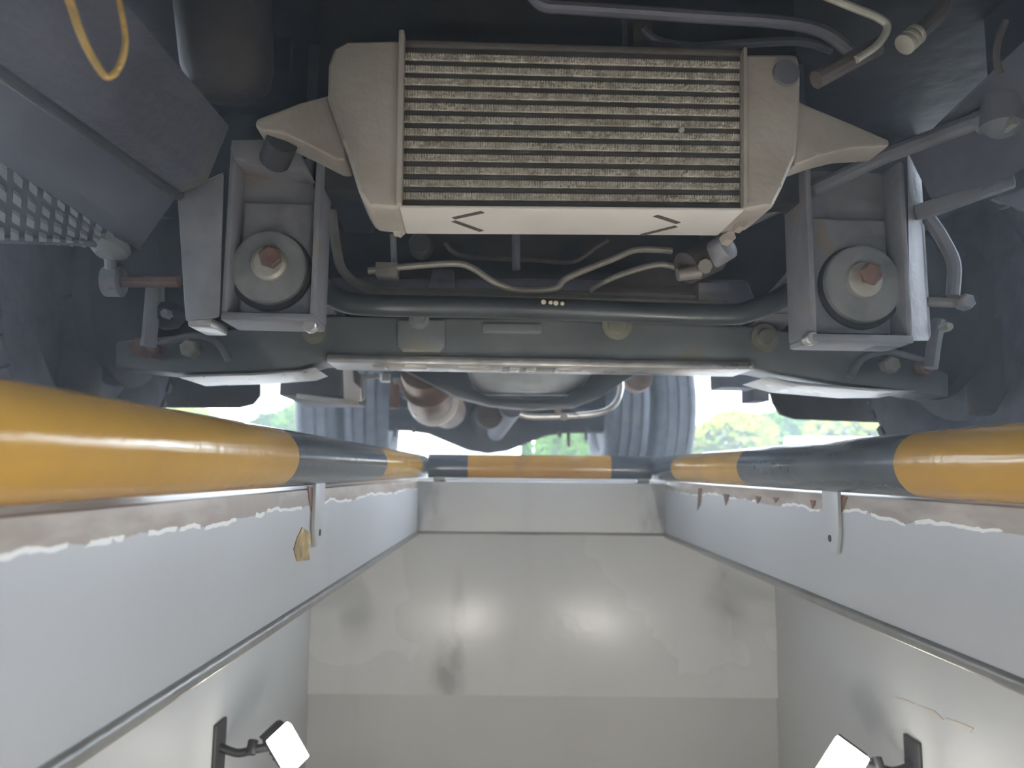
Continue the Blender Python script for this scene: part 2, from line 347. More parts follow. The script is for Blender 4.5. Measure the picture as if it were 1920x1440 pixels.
# ================================================================== work lamps in the pit
def work_lamp(loc, wv, dv, wall_dx, label, glow='lamp', back=False):
    """small LED flood lamp on a bracket; wv, dv = width and (downward) height vectors of the lens in metres"""
    e = empty('flood_lamp', loc); wv = Vector(wv); dv = Vector(dv); hw, hh = wv.length / 2, dv.length / 2
    xx = wv.normalized(); aim = xx.cross(dv).normalized(); aim = -aim if (aim.y > 0) != back else aim; zz = -(dv - xx * dv.dot(xx)).normalized()
    def bx(b, a0, a1, x0, x1, z0, z1, bev=.002): 
        pt = lambda a, u, w: aim * a + xx * u + zz * w
        a_hex(b, [pt(a0, x0, z0), pt(a1, x0, z0), pt(a1, x1, z0), pt(a0, x1, z0), pt(a0, x0, z1), pt(a1, x0, z1), pt(a1, x1, z1), pt(a0, x1, z1)], bev); return b
    h = link('housing', bx(nb(), -.034, -.004, -hw * .92, hw * .92, -hh * .92, hh * .92, .004), 'lampbody', e)
    for k in range(5): link('cooling_rib', bx(nb(), -.048, -.032, -hw * .85, hw * .85, hh * (-.7 + k * .34), hh * (-.6 + k * .34), .0008), 'lampbody', h)
    link('lens', bx(nb(), -.003, .016, -hw, hw, -hh, hh, .005 if glow == 'lamp' else 0), glow, e)
    # yoke and wall plate
    w = Vector((wall_dx, 0, 0)); s = 1 if wall_dx > 0 else -1
    b = nb(); pl = w - Vector((s * .004, 0, 0)); a_box(b, (pl.x - .004, -.030, -.055), (pl.x + .004, .030, .055), .003); link('wall_plate', b, 'lampbody', e)
    b = nb(); a_tube(b, [w * 0.97, w * 0.7 + Vector((0, 0, -.012)), w * 0.45 + Vector((0, 0, -.004)), -aim * .02], .009, 10); link('arm', b, 'lampbody', e)
    b = nb(); a_lathe(b, [(-.014, .011), (.014, .011)], w * 0.5, (0, .6, .8), 14); link('knob', b, 'lampbody', e)
    tag(e, label, 'lamp', 'LED work lamps on the pit walls'); return e
lpL = P(537, 1402, 1.70); lpR = P(1578, 1434, 1.62)
LA = ((.035, .034, .031), (.032, .042, -.083)); RA = ((.0526, -.03, -.036), (-.043, .02, -.08))
for yy in (.05, -1.2):  # unseen strong lamps added to light the pit and truck underside
    for xx_, dx, q, w_ in ((lpL.x, WL - lpL.x, LA, 'chipped'), (lpR.x, WR - lpR.x, RA, 'scuffed')):
        work_lamp((xx_, yy, -1.0), (.06, -.02, .02) if dx < 0 else (.06, .02, -.02), (0, .02, -.08), dx, 'unseen added fill lamp %s on the %s pit wall' % ('under the truck front' if yy > 0 else 'before the truck', w_), 'fill_lamp', True)
work_lamp(lpL, *LA, WL - lpL.x, 'small lit LED work lamp on the pit wall below the paint-chipped kerb')
work_lamp(lpR, *RA, WR - lpR.x, 'small lit LED work lamp on the pit wall with pale scuffs')

# ================================================================== the truck
truck = empty('truck', TRO, TH)
tag(truck, 'underside of a truck standing over the inspection pit', 'truck')
def part(name, bm, m, parent=truck, label=None, smooth=32, mats=None):
    o = link(name, bm, m, parent, smooth, mats)
    if label: o['label'] = label
    return o
def poly_v(pix, v, depth, bev=0.0): return a_prism(nb(), [T(x, y, v) for x, y in pix], (0, depth, 0), bev)
def disc(bm, px, py, v, rpx, th, seg=28, prof=None):
    r = rpx * TS(v); a_lathe(bm, prof or [(-th, r * .9), (-th * .7, r), (0, r)], T(px, py, v), (0, 1, 0), seg); return bm
def bolt(px, py, v, rpx, m='nut', parent=truck, th=0.014, name='bolt', seg=6, label=None):
    b = nb(); r = rpx * TS(v); a_lathe(b, [(-th, r * .8), (-th * .8, r), (0.004, r)], T(px, py, v), (0, 1, 0), seg); return part(name, b, m, parent, label)
def pipe(name, pix, v, rpx, m, parent=truck, seg=10, label=None, curve=True):
    """pix: (x, y) or (x, y, v)"""
    pts = [T(q[0], q[1], q[2] if len(q) > 2 else v) for q in pix]
    return part(name, a_tube(nb(), pts, rpx * TS(v), seg, curve), m, parent, label)

# ---- intercooler
V0 = 0.80; DP = 0.085
c_tl, c_tr, c_br, c_bl = T(757, 80, V0), T(1391, 98, V0), T(1391, 393, V0), T(752, 388, V0)
def icp(s, t, dv=0.0):           # point on the core face, s across, t down
    a = c_tl.lerp(c_tr, s); b_ = c_bl.lerp(c_br, s); q = a.lerp(b_, t); return Vector((q.x, q.y + dv, q.z))
def icbox(bm, s0, s1, t0, t1, d0, d1, bev=0.0):
    return a_hex(bm, [icp(s0, t1, d0), icp(s1, t1, d0), icp(s1, t1, d1), icp(s0, t1, d1), icp(s0, t0, d0), icp(s1, t0, d0), icp(s1, t0, d1), icp(s0, t0, d1)], bev)
ic = part('intercooler', icbox(nb(), 0, 1, 0.0, 0.985, 0.012, DP), 'tube', label='aluminium intercooler with twelve pale fin rows')
NR = 12
for k in range(NR):              # fin rows (corrugated) and tubes between them
    t0 = 0.055 + k * (0.915 / (NR - 0.2)); t1 = t0 + 0.038
    b = nb(); n = 260; vs = []
    for i in range(n + 1):
        s = 0.003 + 0.994 * i / n; dd = 0.001 if i % 2 else 0.0035
        vs.append([b.verts.new(icp(s, t0, dd)), b.verts.new(icp(s, t1, dd)), b.verts.new(icp(s, t0, 0.02)), b.verts.new(icp(s, t1, 0.02))])
    for i in range(n):
        a, c = vs[i], vs[i + 1]
        b.faces.new([a[0], a[1], c[1], c[0]]); b.faces.new([a[0], c[0], c[2], a[2]]); b.faces.new([a[1], a[3], c[3], c[1]])
    part('fin_row', b, 'fin', ic, smooth=0)
for k in range(NR + 1):
    t0 = (0.055 + (k - 1) * (0.915 / (NR - 0.2)) + 0.038) if k else 0.012
    t1 = (0.055 + k * (0.915 / (NR - 0.2))) if k < NR else 0.99
    part('tube', icbox(nb(), 0, 1, t0 + .006, t1 - .006, 0.004, 0.03, 0.001), 'tube', ic)
part('top_bar', icbox(nb(), 0.0, 1, -0.02, 0.014, 0.0, DP, .002), 'brown', ic)
bp = part('bottom_plate', icbox(nb(), -0.004, 1.004, 0.992, 1.012, -0.002, DP + .002, .0015), 'aluplate', ic, label='pale bare aluminium bottom plate with marker arrows')
# marker arrows on the underside: two strokes each
def under(px, py, off=0.0006):  # point on the underside of the bottom plate
    zz = icp(0.5, 1.012).z; n = (icp(1, 1.012) - icp(0, 1.012)); d = TRI @ ray(px, py); c = TRI @ (CAM - TRO)
    a = icp(0, 1.012); nrm = n.cross(Vector((0, 1, 0))).normalized()
    t = (a - c).dot(nrm) / d.dot(nrm); q = c + d * t; return q - Vector((0, 0, off))
def stroke(p, q, w=4.5):
    a, b_ = under(*p), under(*q); d = (b_ - a).normalized(); s = d.cross(Vector((0, 0, 1))).normalized() * w * TS(V0) * 1.3
    part('marker_stroke', a_prism(nb(), [a + s, b_ + s, b_ - s, a - s], (0, 0, 0.0015)), 'ink', ic, smooth=0)
stroke((850, 409), (905, 397)); stroke((850, 414), (903, 433)); stroke((1229, 404), (1272, 418)); stroke((1268, 424), (1203, 440))
# end tanks
def tank(pix, v, depth, name='end_tank', bev=.010): return part(name, a_prism(nb(), [T(x, y, v) for x, y in pix], (0, depth, 0), bev, 3), 'alu', ic)
tkL = tank([(754, 72), (650, 74), (624, 88), (614, 120), (612, 185), (640, 262), (654, 300), (672, 360), (690, 388), (752, 392)], V0 - .004, DP + .004)
tkR = tank([(1391, 98), (1500, 98), (1504, 150), (1503, 208), (1496, 290), (1470, 350), (1452, 388), (1392, 396)], V0 - .004, DP + .004)
# flanged header strips and bolts
part('header_flange', icbox(nb(), -0.012, 0.004, -0.045, 1.0, -0.012, DP + .004, .002), 'alu', ic)
part('header_flange', icbox(nb(), 0.998, 1.010, -0.012, 1.0, -0.008, DP + .004, .002), 'alu', ic)
# tapered hose outlets
def outlet(p0, r0, p1, r1, sq=0.6):
    b = nb(); a_tube(b, [p0, p0.lerp(p1, .5), p1], [r0, (r0 + r1) * .5, r1], 20, curve=False)
    return part('mount_horn', b, 'alu', ic)
def horn(pix, v, dep, bev=.006): return part('mount_horn', a_prism(nb(), [T(x, y, v) for x, y in pix], (0, dep, 0), bev, 3), 'alu', ic)
hl = horn([(620, 176), (560, 192), (480, 222), (477, 236), (490, 244), (530, 250), (570, 268), (632, 300), (650, 300), (640, 200)], V0 + .012, .05)
hr = horn([(1495, 186), (1508, 194), (1600, 232), (1668, 262), (1668, 274), (1640, 276), (1590, 279), (1540, 292), (1490, 310)], V0 + .012, .045)
part('outlet_stub', a_tube(nb(), [T(530, 262, V0 + .03), T(515, 300, V0 + .06)], .018, 14), 'engine', ic)
bolt(748, 432, V0 + DP, 13, 'alu', ic); bolt(1362, 448, V0 + DP, 13, 'alu', ic)
bolt(748, 402, V0 + DP * .4, 11, 'alu', ic); bolt(1385, 425, V0 + DP * .6, 12, 'alu', ic)
part('stain_pad', a_lathe(nb(), [(-.0062, .001), (-.0058, 26 * TS(V0)), (.001, 30 * TS(V0))], T(1472, 140, V0 - .002), (0, 1, 0), 18), 'mid', ic)
bolt(1277, 245, V0 + .004, 6, 'nut', ic, .004)
# hanging strap above the core
part('strap', poly_v([(1188, 40), (1224, 44), (1220, 98), (1190, 96)], V0 + .06, .006, .001), 'brown')

# ---- front frame horns (rails) with bumper stays
def rail(m, L1, L2, L3, v1=0.985, v0=0.30):
    """L = pixel at far end and pixel somewhere nearer with its depth; builds a straight box section"""
    def line(far, near):
        a = T(*far); b_ = T(*near); d = (b_ - a) / (b_.y - a.y); return (a + d * (v0 - a.y), a + d * (v1 - a.y))
    o0, o1 = line(*L1); i0, i1 = line(*L2); t0, t1 = line(*L3)
    to0 = t0 + (o0 - i0); to1 = t1 + (o1 - i1)
    return a_hex(nb(), [o0, i0, i1, o1, to0, t0, t1, to1], .004)
rl = part('frame_rail', rail('chassis', ((335, 365, .985), (0, 130, .62)), ((388, 345, .985), (60, 84, .60)), ((432, 236, .985), (235, 0, .60))), 'chassis', label='dark grey frame rail end beside the yellow cord')
part('weld_seam', a_tube(nb(), [T(372, 338, .98), T(250, 245, .8), T(100, 120, .66)], .003, 8), 'chassis2', rl)
rr = part('frame_rail', rail('chassis', ((1795, 385, .985), (1920, 318, .86)), ((1742, 372, .985), (1905, 268, .83)), ((1700, 285, .985), (1850, 140, .80))), 'chassis', label='dark grey frame rail end beside the steering rod')
# wheel arch liner and ribbed step on the left
def quad_slab(pts, th):
    a, b_, c, d = [Vector(q) for q in pts]; n = (b_ - a).cross(d - a).normalized() * th
    return a_hex(nb(), [a, b_, c, d, a + n, b_ + n, c + n, d + n], min(abs(th) * .3, .003))
part('arch_liner', quad_slab([T(-60, 40, .64), T(345, 352, 1.01), T(260, 470, 1.08), T(-60, 268, .80)], .008), 'plastic', label='dark plastic wheel arch liner')
part('rubber_seal', a_tube(nb(), [T(-60, 90, .585), T(335, 366, .99)], .0075, 10, curve=False), 'engine', rl)
sA, sB, sC, sD = T(-40, 262, .82), T(238, 448, 1.06), T(236, 462, 1.07), T(-40, 452, .98)
step = part('cab_step', quad_slab([sA, sB, sC, sD], .010), 'plastic', label='ribbed cab step seen from below')
for r_ in range(4):
    for k in range(11):
        s = (k + 0.15) / 11; t = (r_ + .12) / 4 ; dt = .16; ds = .05
        def sp(s, t, o=0.0):
            q = sA.lerp(sB, s).lerp(sD.lerp(sC, s), t); n = (sB - sA).cross(sD - sA).normalized(); return q - n * o
        p = [sp(s, t, .0005), sp(s + ds, t + dt * .25, .0005), sp(s + ds, t + dt, .0005), sp(s, t + dt * .75, .0005)]; n = (sB - sA).cross(sD - sA).normalized() * -.007
        part('tread_bar', a_hex(nb(), p + [q + n for q in p]), 'step', step)
part('step_edge', a_tube(nb(), [T(-40, 448, .97), T(120, 452, 1.02), T(240, 462, 1.065)], .006, 8), 'plastic', step)
part('step_foot', a_lathe(nb(), [(-.02, .012), (-.008, .028), (.0, .03), (.012, .022)], T(205, 458, 1.06), (.2, .3, 1), 18), 'bush', step)
pipe('link_rod', [(205, 462), (208, 505), (212, 545)], 1.07, 11, 'chassis2')

# ---- spring hanger brackets
def hanger(pix, side_pix, v, washer, bolt_c, lip_pix, label, dep=0.075):
    (x0, x1, y0, y1) = pix; u0, u1 = T(x0, 500, v).x, T(x1, 500, v).x; w1 = T((x0 + x1) / 2, y0, v).z; w0 = T((x0 + x1) / 2, y1, v).z
    wb = v + dep * .55
    b = nb(); a_box(b, (u0 + .004, wb, w0 + .004), (u1 - .004, wb + .012, w1), .003)
    h = part('spring_hanger', b, 'chassis2', label=label)
    for s, u in ((1, u0), (-1, u1)):
        part('side_flange', a_box(nb(), (u - .0045, v, w0 + .002), (u + .0045, v + dep, w1), .0035), 'chassis2', h)
    # lower doubler plate with rounded corners
    cx = (u0 + u1) / 2; hw = (u1 - u0) / 2 - .010; hz0 = w0 + .010; hz1 = w0 + (w1 - w0) * .70
    part('doubler_plate', a_box(nb(), (cx - hw, wb - .012, hz0), (cx + hw, wb + .001, hz1), .004), 'chassis2', h)
    part('bottom_lip', a_box(nb(), (u0 - .004, v - .004, w0 - .008), (u1 + .004, v + dep, w0 + .004), .005), 'chassis2', h)
    (cxp, cyp, rp) = washer; vv = wb - .014
    r = rp * TS(vv)
    part('washer', a_lathe(nb(), [(-.011, r * .45), (-.013, r * .9), (-.011, r * .98), (-.004, r), (0, r * .96)], T(cxp, cyp, vv), (0, 1, 0), 40), 'bush', h)
    part('washer_seat', a_lathe(nb(), [(-.004, r * 1.07), (0.004, r * 1.1)], T(cxp, cyp + 4, vv), (0, 1, 0), 40), 'engine', h)
    bx_, by_, br = bolt_c
    part('collar', a_lathe(nb(), [(-.022, br * TS(vv) * .8), (-.019, br * TS(vv)), (-.005, br * TS(vv))], T(bx_, by_, vv), (0, 1, 0), 24), 'nut', h)
    part('bolt_head', a_lathe(nb(), [(-.031, br * TS(vv) * .55), (-.029, br * TS(vv) * .66), (-.012, br * TS(vv) * .66)], T(bx_ + 6, by_ - 8, vv), (0, 1, 0), 6), 'rust', h)
    for px in lip_pix: bolt(px[0], px[1], v + .01, 13, 'steel', h, .012, 'lip_bolt', 12)
    return h, (u0, u1, w0, w1)
hL, gL = hanger((425, 590, 272, 592), None, 1.0, (508, 505, 70), (510, 500, 32), [(583, 612)], 'spring hanger bracket with big rubber washer beside the ribbed step')
hR, gR = hanger((1522, 1700, 300, 632), None, 1.0, (1612, 535, 77), (1610, 530, 34), [(1517, 636)], 'spring hanger bracket with big rubber washer beside the steering arm')
# curved top tongue with hole and the outer cheek of the left one
part('top_tongue', a_prism(nb(), [T(x, y, .99) for x, y in ((432, 262), (500, 260), (560, 280), (584, 330), (566, 318), (500, 312), (440, 300))], (0, .06, 0), .003), 'chassis2', hL)
part('tongue_bolt', a_lathe(nb(), [(-.008, .006), (0, .007)], T(517, 305, .99), (0, 1, 0.4), 10), 'nut', hL)
part('outer_cheek', a_hex(nb(), [T(348, 604, 1.0), T(412, 596, .99), T(412, 590, 1.08), T(350, 598, 1.08), T(332, 362, 1.0), T(420, 322, .985), T(420, 330, 1.08), T(336, 366, 1.08)], .005), 'chassis2', hL)
part('cheek_foot', a_box(nb(), T(350, 612, 1.0), T(398, 594, 1.0) + Vector((0, .07, 0)), .005), 'steel', hL)
part('outer_cheek', a_hex(nb(), [T(1706, 640, 1.0), T(1742, 640, 1.02), T(1746, 632, 1.1), T(1712, 632, 1.1), T(1700, 275, 1.0), T(1722, 300, 1.02), T(1726, 300, 1.1), T(1704, 280, 1.1)], .004), 'chassis2', hR)
# step arm and pin beside the right hanger
pipe('steering_arm', [(1738, 405), (1765, 445), (1788, 495), (1786, 555)], 1.03, 13, 'mid')
pipe('arm_pin', [(1735, 566), (1812, 568)], 1.04, 10, 'line', curve=False)
bolt(1806, 568, 1.035, 16, 'chassis2'); bolt(1770, 615, 1.03, 9, 'nut')
part('flange_strip', a_hex(nb(), [T(1718, 412, 1.0), T(1905, 345, .9), T(1905, 352, .95), T(1720, 418, 1.05), T(1712, 385, 1.0), T(1900, 322, .9), T(1900, 326, .95), T(1715, 390, 1.05)], .003), 'mid')
part('torn_liner', a_prism(nb(), [T(x, y, .88) for x, y in ((1862, 372), (1900, 362), (1960, 330), (1960, 400), (1915, 392), (1900, 382), (1880, 380))], (0, .006, 0)), 'plastic')
rod = pipe('steering_rod', [(1360, 432, 1.12), (1660, 292, .95), (1880, 208, .82)], .95, 16, 'mid', curve=False, label='long grey steering rod')
part('rod_end', a_lathe(nb(), [(-.03, .012), (-.02, .024), (.02, .024), (.03, .012)], T(1880, 208, .82), (0.1, 0, 1), 20), 'mid', rod)
bolt(1888, 236, .81, 12, 'steel', rod); pipe('rod_clamp', [(1828, 232, .85), (1850, 222, .84)], .85, 24, 'mid', rod, curve=False)

# ---- parts hanging above the intercooler
pipe('coolant_pipe', [(995, -12), (1020, 10), (1080, 15), (1300, 30), (1470, 42), (1545, 60), (1600, 100)], .80, 13, 'chassis')
pipe('thin_pipe', [(1545, -8), (1600, 14), (1648, 34), (1664, 52), (1645, 84), (1605, 112)], .72, 8, 'nut', label='pale bent thin pipe')
pipe('hose_sleeve', [(1645, 88), (1600, 112), (1530, 150)], .73, 19, 'brown', curve=False)
hz = pipe('short_hose', [(1772, -10), (1762, 22), (1735, 50), (1706, 76)], .72, 17, 'brown')
for k in range(3): part('hose_ring', a_lathe(nb(), [(-.003, .009), (-.002, .0115), (.002, .0115), (.003, .009)], T(1716 - k * 9, 66 + k * 8, .718), T(1706, 76, .72) - T(1735, 50, .72), 16), 'nut', hz)
pipe('cable', [(1205, 55), (1235, 78), (1300, 88), (1390, 82), (1500, 78), (1560, 95)], .86, 9, 'chassis')
pipe('cable', [(1165, 10), (1172, 60), (1168, 110)], .9, 5, 'chassis')
cy = part('air_cylinder', a_lathe(nb(), [(0, .010), (.004, .040), (.02, .058), (.05, .066), (.18, .070), (.20, .064), (.4, .064)], T(432, 192, 1.08), (-.05, -.25, 1), 30), 'brown', label='dark brown cylindrical canister')
part('canister_flange', a_box(nb(), T(500, 125, 1.1), T(545, 70, 1.1) + Vector((0, .02, 0)), .003), 'engine', cy)

# ---- engine, radiator and crossmembers in the dark behind
part('radiator', a_box(nb(), (T(600, 200, 1.05).x, 1.02, .42), (T(1480, 200, 1.05).x, 1.07, .95), .006), 'engine')
en = part('engine', a_box(nb(), (-.26, 1.48, .40), (.24, 2.25, 1.0), .03), 'engine')
part('sump', a_hex(nb(), [(-.16, 1.58, .33), (.14, 1.58, .33), (.14, 2.1, .33), (-.16, 2.1, .33), (-.22, 1.5, .42), (.2, 1.5, .42), (.2, 2.2, .42), (-.22, 2.2, .42)], .015), 'engine', en)
part('dark_backing', a_box(nb(), (-.81, 1.455, .27), (.81, 1.475, .78), .004), 'engine')  # dark sheet made wide to stop light leaking through from behind
cm = part('crossmember', a_hex(nb(), [T(600, 560, 1.2), T(1420, 575, 1.2), T(1420, 572, 1.27), T(600, 557, 1.27), T(620, 520, 1.2), T(1400, 525, 1.2), T(1400, 525, 1.27), T(620, 520, 1.27)], .008), 'chassis')
part('gusset', poly_v([(1105, 552), (1190, 505), (1250, 500), (1330, 520), (1350, 556)], 1.19, .01, .002), 'brown', cm)
part('gusset', poly_v([(800, 552), (812, 505), (850, 505), (855, 552)], 1.19, .01, .002), 'chassis', cm)
pipe('edge_pipe', [(622, 395), (632, 470), (645, 510), (690, 540), (760, 547), (900, 549), (1100, 554), (1330, 560)], 1.15, 9, 'line')
b1 = pipe('brake_line', [(690, 508), (760, 500), (850, 494), (885, 502), (930, 530), (975, 543), (1040, 540), (1065, 520), (1150, 485), (1195, 468), (1260, 470)], 1.13, 6.5, 'line', label='thin curved brake pipe')
pipe('brake_line', [(1105, 545), (1150, 520), (1225, 497), (1265, 500), (1290, 515)], 1.14, 6, 'line')
pipe('brake_line', [(835, 455), (870, 480), (1000, 487), (1075, 490), (1118, 462), (1140, 450)], 1.18, 5, 'brown')
part('union', a_box(nb(), T(703, 517, 1.125), T(746, 491, 1.125) + Vector((0, .03, 0)), .003), 'line', b1)
pipe('thin_rod', [(737, 440), (739, 492)], 1.15, 6, 'chassis2', curve=False); pipe('thin_rod', [(967, 440), (968, 505)], 1.17, 8, 'chassis', curve=False)
bolt(790, 465, 1.16, 22, 'engine', th=.03, seg=16)
vb = part('brake_valve', a_lathe(nb(), [(-.03, .012), (-.028, .026), (.03, .03), (.05, .02)], T(1310, 490, 1.12), (.8, .3, .5), 20), 'brown', label='brake valve under the corner of the intercooler')
part('valve_cap', a_lathe(nb(), [(-.02, .012), (-.016, .021), (.02, .021)], T(1350, 470, 1.10), (-.7, 1, -.4), 18), 'chassis2', vb)
part('valve_port', a_lathe(nb(), [(-.015, .010), (.02, .012)], T(1288, 512, 1.10), (1, 0, .2), 12), 'line', vb)
part('valve_port', a_lathe(nb(), [(-.012, .011), (.02, .011)], T(1322, 500, 1.09), (.3, 1, .2), 8), 'line', vb)
part('valve_bracket', a_box(nb(), T(1310, 562, 1.13), T(1368, 530, 1.13) + Vector((0, .03, 0)), .003), 'chassis', vb)

# ---- anti-roll bar
ar = pipe('anti_roll_bar', [(575, 330, 1.28), (582, 470, 1.22), (600, 535, 1.13), (640, 563, 1.12), (700, 572, 1.12), (900, 576, 1.12), (1100, 582, 1.12), (1340, 590, 1.12), (1410, 582, 1.12), (1475, 552, 1.13), (1530, 500, 1.25), (1560, 430, 1.30)], 1.12, 21, 'black', seg=18, label='glossy black anti-roll bar')
for k, (x, w_) in enumerate(((1019, 5), (1032, 4), (1042, 5), (1054, 4))):
    part('paint_mark', a_lathe(nb(), [(-.0035, .001), (-.003, w_ * TS(1.1)), (.003, w_ * TS(1.1))], T(x, 567 + k, 1.121 - 19 * TS(1.1)), (0, 1, 0), 7), 'mark', ar)

# ---- front axle beam
VA = 1.30
top = [(215, 640), (330, 628), (480, 612), (590, 592), (700, 594), (1000, 598), (1400, 612), (1520, 628), (1640, 650), (1780, 700)]
bot = [(1780, 745), (1700, 733), (1560, 716), (1470, 702), (1425, 692), (1000, 688), (600, 678), (560, 690), (470, 696), (330, 700), (215, 688)]
ax = part('front_axle', a_prism(nb(), [T(x, y, VA) for x, y in top + bot], (0, .085, 0), .006, 2), 'axle', label='dark steel front axle beam with shiny underside')
# bottom flange, with the web recessed behind it
fl0, fl1 = T(612, 679, VA - .012), T(1415, 693, VA - .012)
part('bottom_flange', a_hex(nb(), [fl0, fl1, fl1 + Vector((0, .105, 0)), fl0 + Vector((0, .105, 0)), fl0 + Vector((0, 0, .014)), fl1 + Vector((0, 0, .014)), fl1 + Vector((0, .105, .014)), fl0 + Vector((0, .105, .014))], .004), 'steel', ax, label='shiny bare lower flange')
for x0, x1 in ((700, 725), (760, 800), (860, 915), (955, 975), (985, 1005), (1040, 1090)):
    q = T((x0 + x1) / 2, 689 + (x0 - 700) * .012, VA + .03); q.z = fl0.lerp(fl1, (x0 - 612) / 803).z - .0035; hw = (x1 - x0) / 2 * TS(VA)
    part('cast_mark', a_box(nb(), q - Vector((hw, .018, 0)), q + Vector((hw, .018, .006)), .0015), 'steel', ax)
for (x, y, r_, m_) in ((590, 622, 23, 'olive'), (786, 600, 19, 'axle'), (1156, 610, 29, 'olive'), (1432, 634, 27, 'olive')):
    b = nb(); r = r_ * TS(VA); a_lathe(b, [(-.016, r * .55), (-.012, r * .62), (-.008, r * .65), (-.007, r), (.004, r)], T(x, y, VA - .002), (0, 1, 0), 22); part('beam_bolt', b, m_, ax)
part('web_plate', poly_v([(745, 600), (835, 600), (835, 650), (825, 660), (755, 660), (745, 650)], VA - .008, .012, .003), 'axle', ax)
part('web_plate', poly_v([(905, 606), (1015, 607), (1015, 625), (905, 624)], VA - .006, .01, .003), 'axle', ax)
# spring seats, kingpins, hubs
for sgn, seat, nutp, kp in ((-1, [(330, 703), (470, 699), (560, 693), (590, 688), (565, 697), (470, 704), (335, 708)], (360, 655), (150, 690)),
                            (1, [(1440, 706), (1480, 714), (1560, 722), (1640, 728), (1720, 733), (1640, 734), (1500, 722)], (1664, 685), (1850, 720))):
    part('spring_seat', a_prism(nb(), [T(x, y, VA - .01) for x, y in seat], (0, .13, 0), .003), 'steel', ax)
    n_ = bolt(nutp[0], nutp[1], VA - .03, 17, 'nut', ax, .02, 'u_bolt_nut', 6)
    bolt(nutp[0] + sgn * 62, nutp[1] + 6, VA - .02, 14, 'rust', ax, .02, 'u_bolt_nut', 6)
    b = nb(); q = T(kp[0], kp[1], VA + .04); a_lathe(b, [(-.06, .02), (-.055, .034), (.12, .036), (.13, .02)], q, (0, 0, 1), 22); part('kingpin', b, 'brown', ax)
    # flexible strap arching over the nut
    pipe('spring_clip', [(nutp[0] - sgn * 70, nutp[1] + 22), (nutp[0] - sgn * 45, nutp[1] - 14), (nutp[0], nutp[1] - 25), (nutp[0] + sgn * 70, nutp[1] - 8)], VA - .03, 7, 'chassis2', ax)
# leaf springs
def leaf_spring(u, sgn):
    e = None
    for k in range(4):
        hl_ = .56 - .11 * k; z0 = .30 - .011 * k; b = nb(); n = 14; vs = []
        for i in range(n + 1):
            s = -1 + 2 * i / n; y = 1.62 + s * hl_ ; z = z0 + .075 * (s * hl_ / .56) ** 2
            vs.append([b.verts.new((u - .032, y, z)), b.verts.new((u + .032, y, z)), b.verts.new((u + .032, y, z + .009)), b.verts.new((u - .032, y, z + .009))])
        for a, c in zip(vs, vs[1:]):
            for j in range(4): b.faces.new([a[j], a[(j + 1) % 4], c[(j + 1) % 4], c[j]])
        b.faces.new(vs[0]); b.faces.new(vs[-1][::-1])
        o = part('leaf_spring' if e is None else 'spring_leaf', b, 'chassis2', truck if e is None else e); e = e or o
leaf_spring((gL[0] + gL[1]) / 2, -1); leaf_spring((gR[0] + gR[1]) / 2, 1)
# pieces around the left shackle
pipe('shackle_pin', [(212, 528), (336, 528)], 1.08, 11, 'rust', curve=False, label='rusty shackle pin')
part('pin_boss', a_lathe(nb(), [(-.012, .012), (-.01, .022), (.012, .022)], T(212, 528, 1.08), (1, 0, 0), 18), 'chassis2')
pipe('drop_link', [(288, 535), (284, 590), (278, 650)], 1.12, 14, 'chassis2'); pipe('drop_link', [(300, 530), (302, 590)], 1.13, 8, 'steel', curve=False)
part('ball_joint', a_lathe(nb(), [(-.02, .008), (-.012, .022), (.0, .027), (.012, .022), (.02, .008)], T(312, 592, 1.14), (0, .3, 1), 20), 'engine')
bolt(315, 590, 1.12, 9, 'chassis2'); bolt(272, 655, 1.15, 18, 'rust', th=.03)
pipe('drop_link', [(1760, 600), (1752, 640), (1745, 690)], 1.12, 13, 'chassis2'); bolt(1730, 690, 1.2, 14, 'rust')
part('bracket_foot', a_box(nb(), T(1640, 648, 1.02), T(1700, 634, 1.02) + Vector((0, .05, 0)), .004), 'chassis', hR)
# brake back plates beside the wheels
for u in (-.775, .775):
    s = 1 if u > 0 else -1
    bpz = part('brake_back_plate', a_lathe(nb(), [(-.03, .05), (-.028, .10), (-.008, .15), (0, .17), (.03, .17)], (u, 1.43, .35), (s, 0, 0), 40), 'engine')
    for k in range(6):
        a = k * math.pi / 3; part('plate_bolt', a_lathe(nb(), [(-.012, .009), (0, .010)], (u - s * .018, 1.43 + .125 * math.cos(a), .35 + .125 * math.sin(a)), (s, 0, 0), 6), 'rust', bpz)
    part('brake_chamber', a_lathe(nb(), [(-.05, .03), (-.045, .05), (0, .058), (.045, .05), (.05, .03)], (u - s * .10, 1.27, .40), (s, .3, 0), 24), 'engine', bpz)

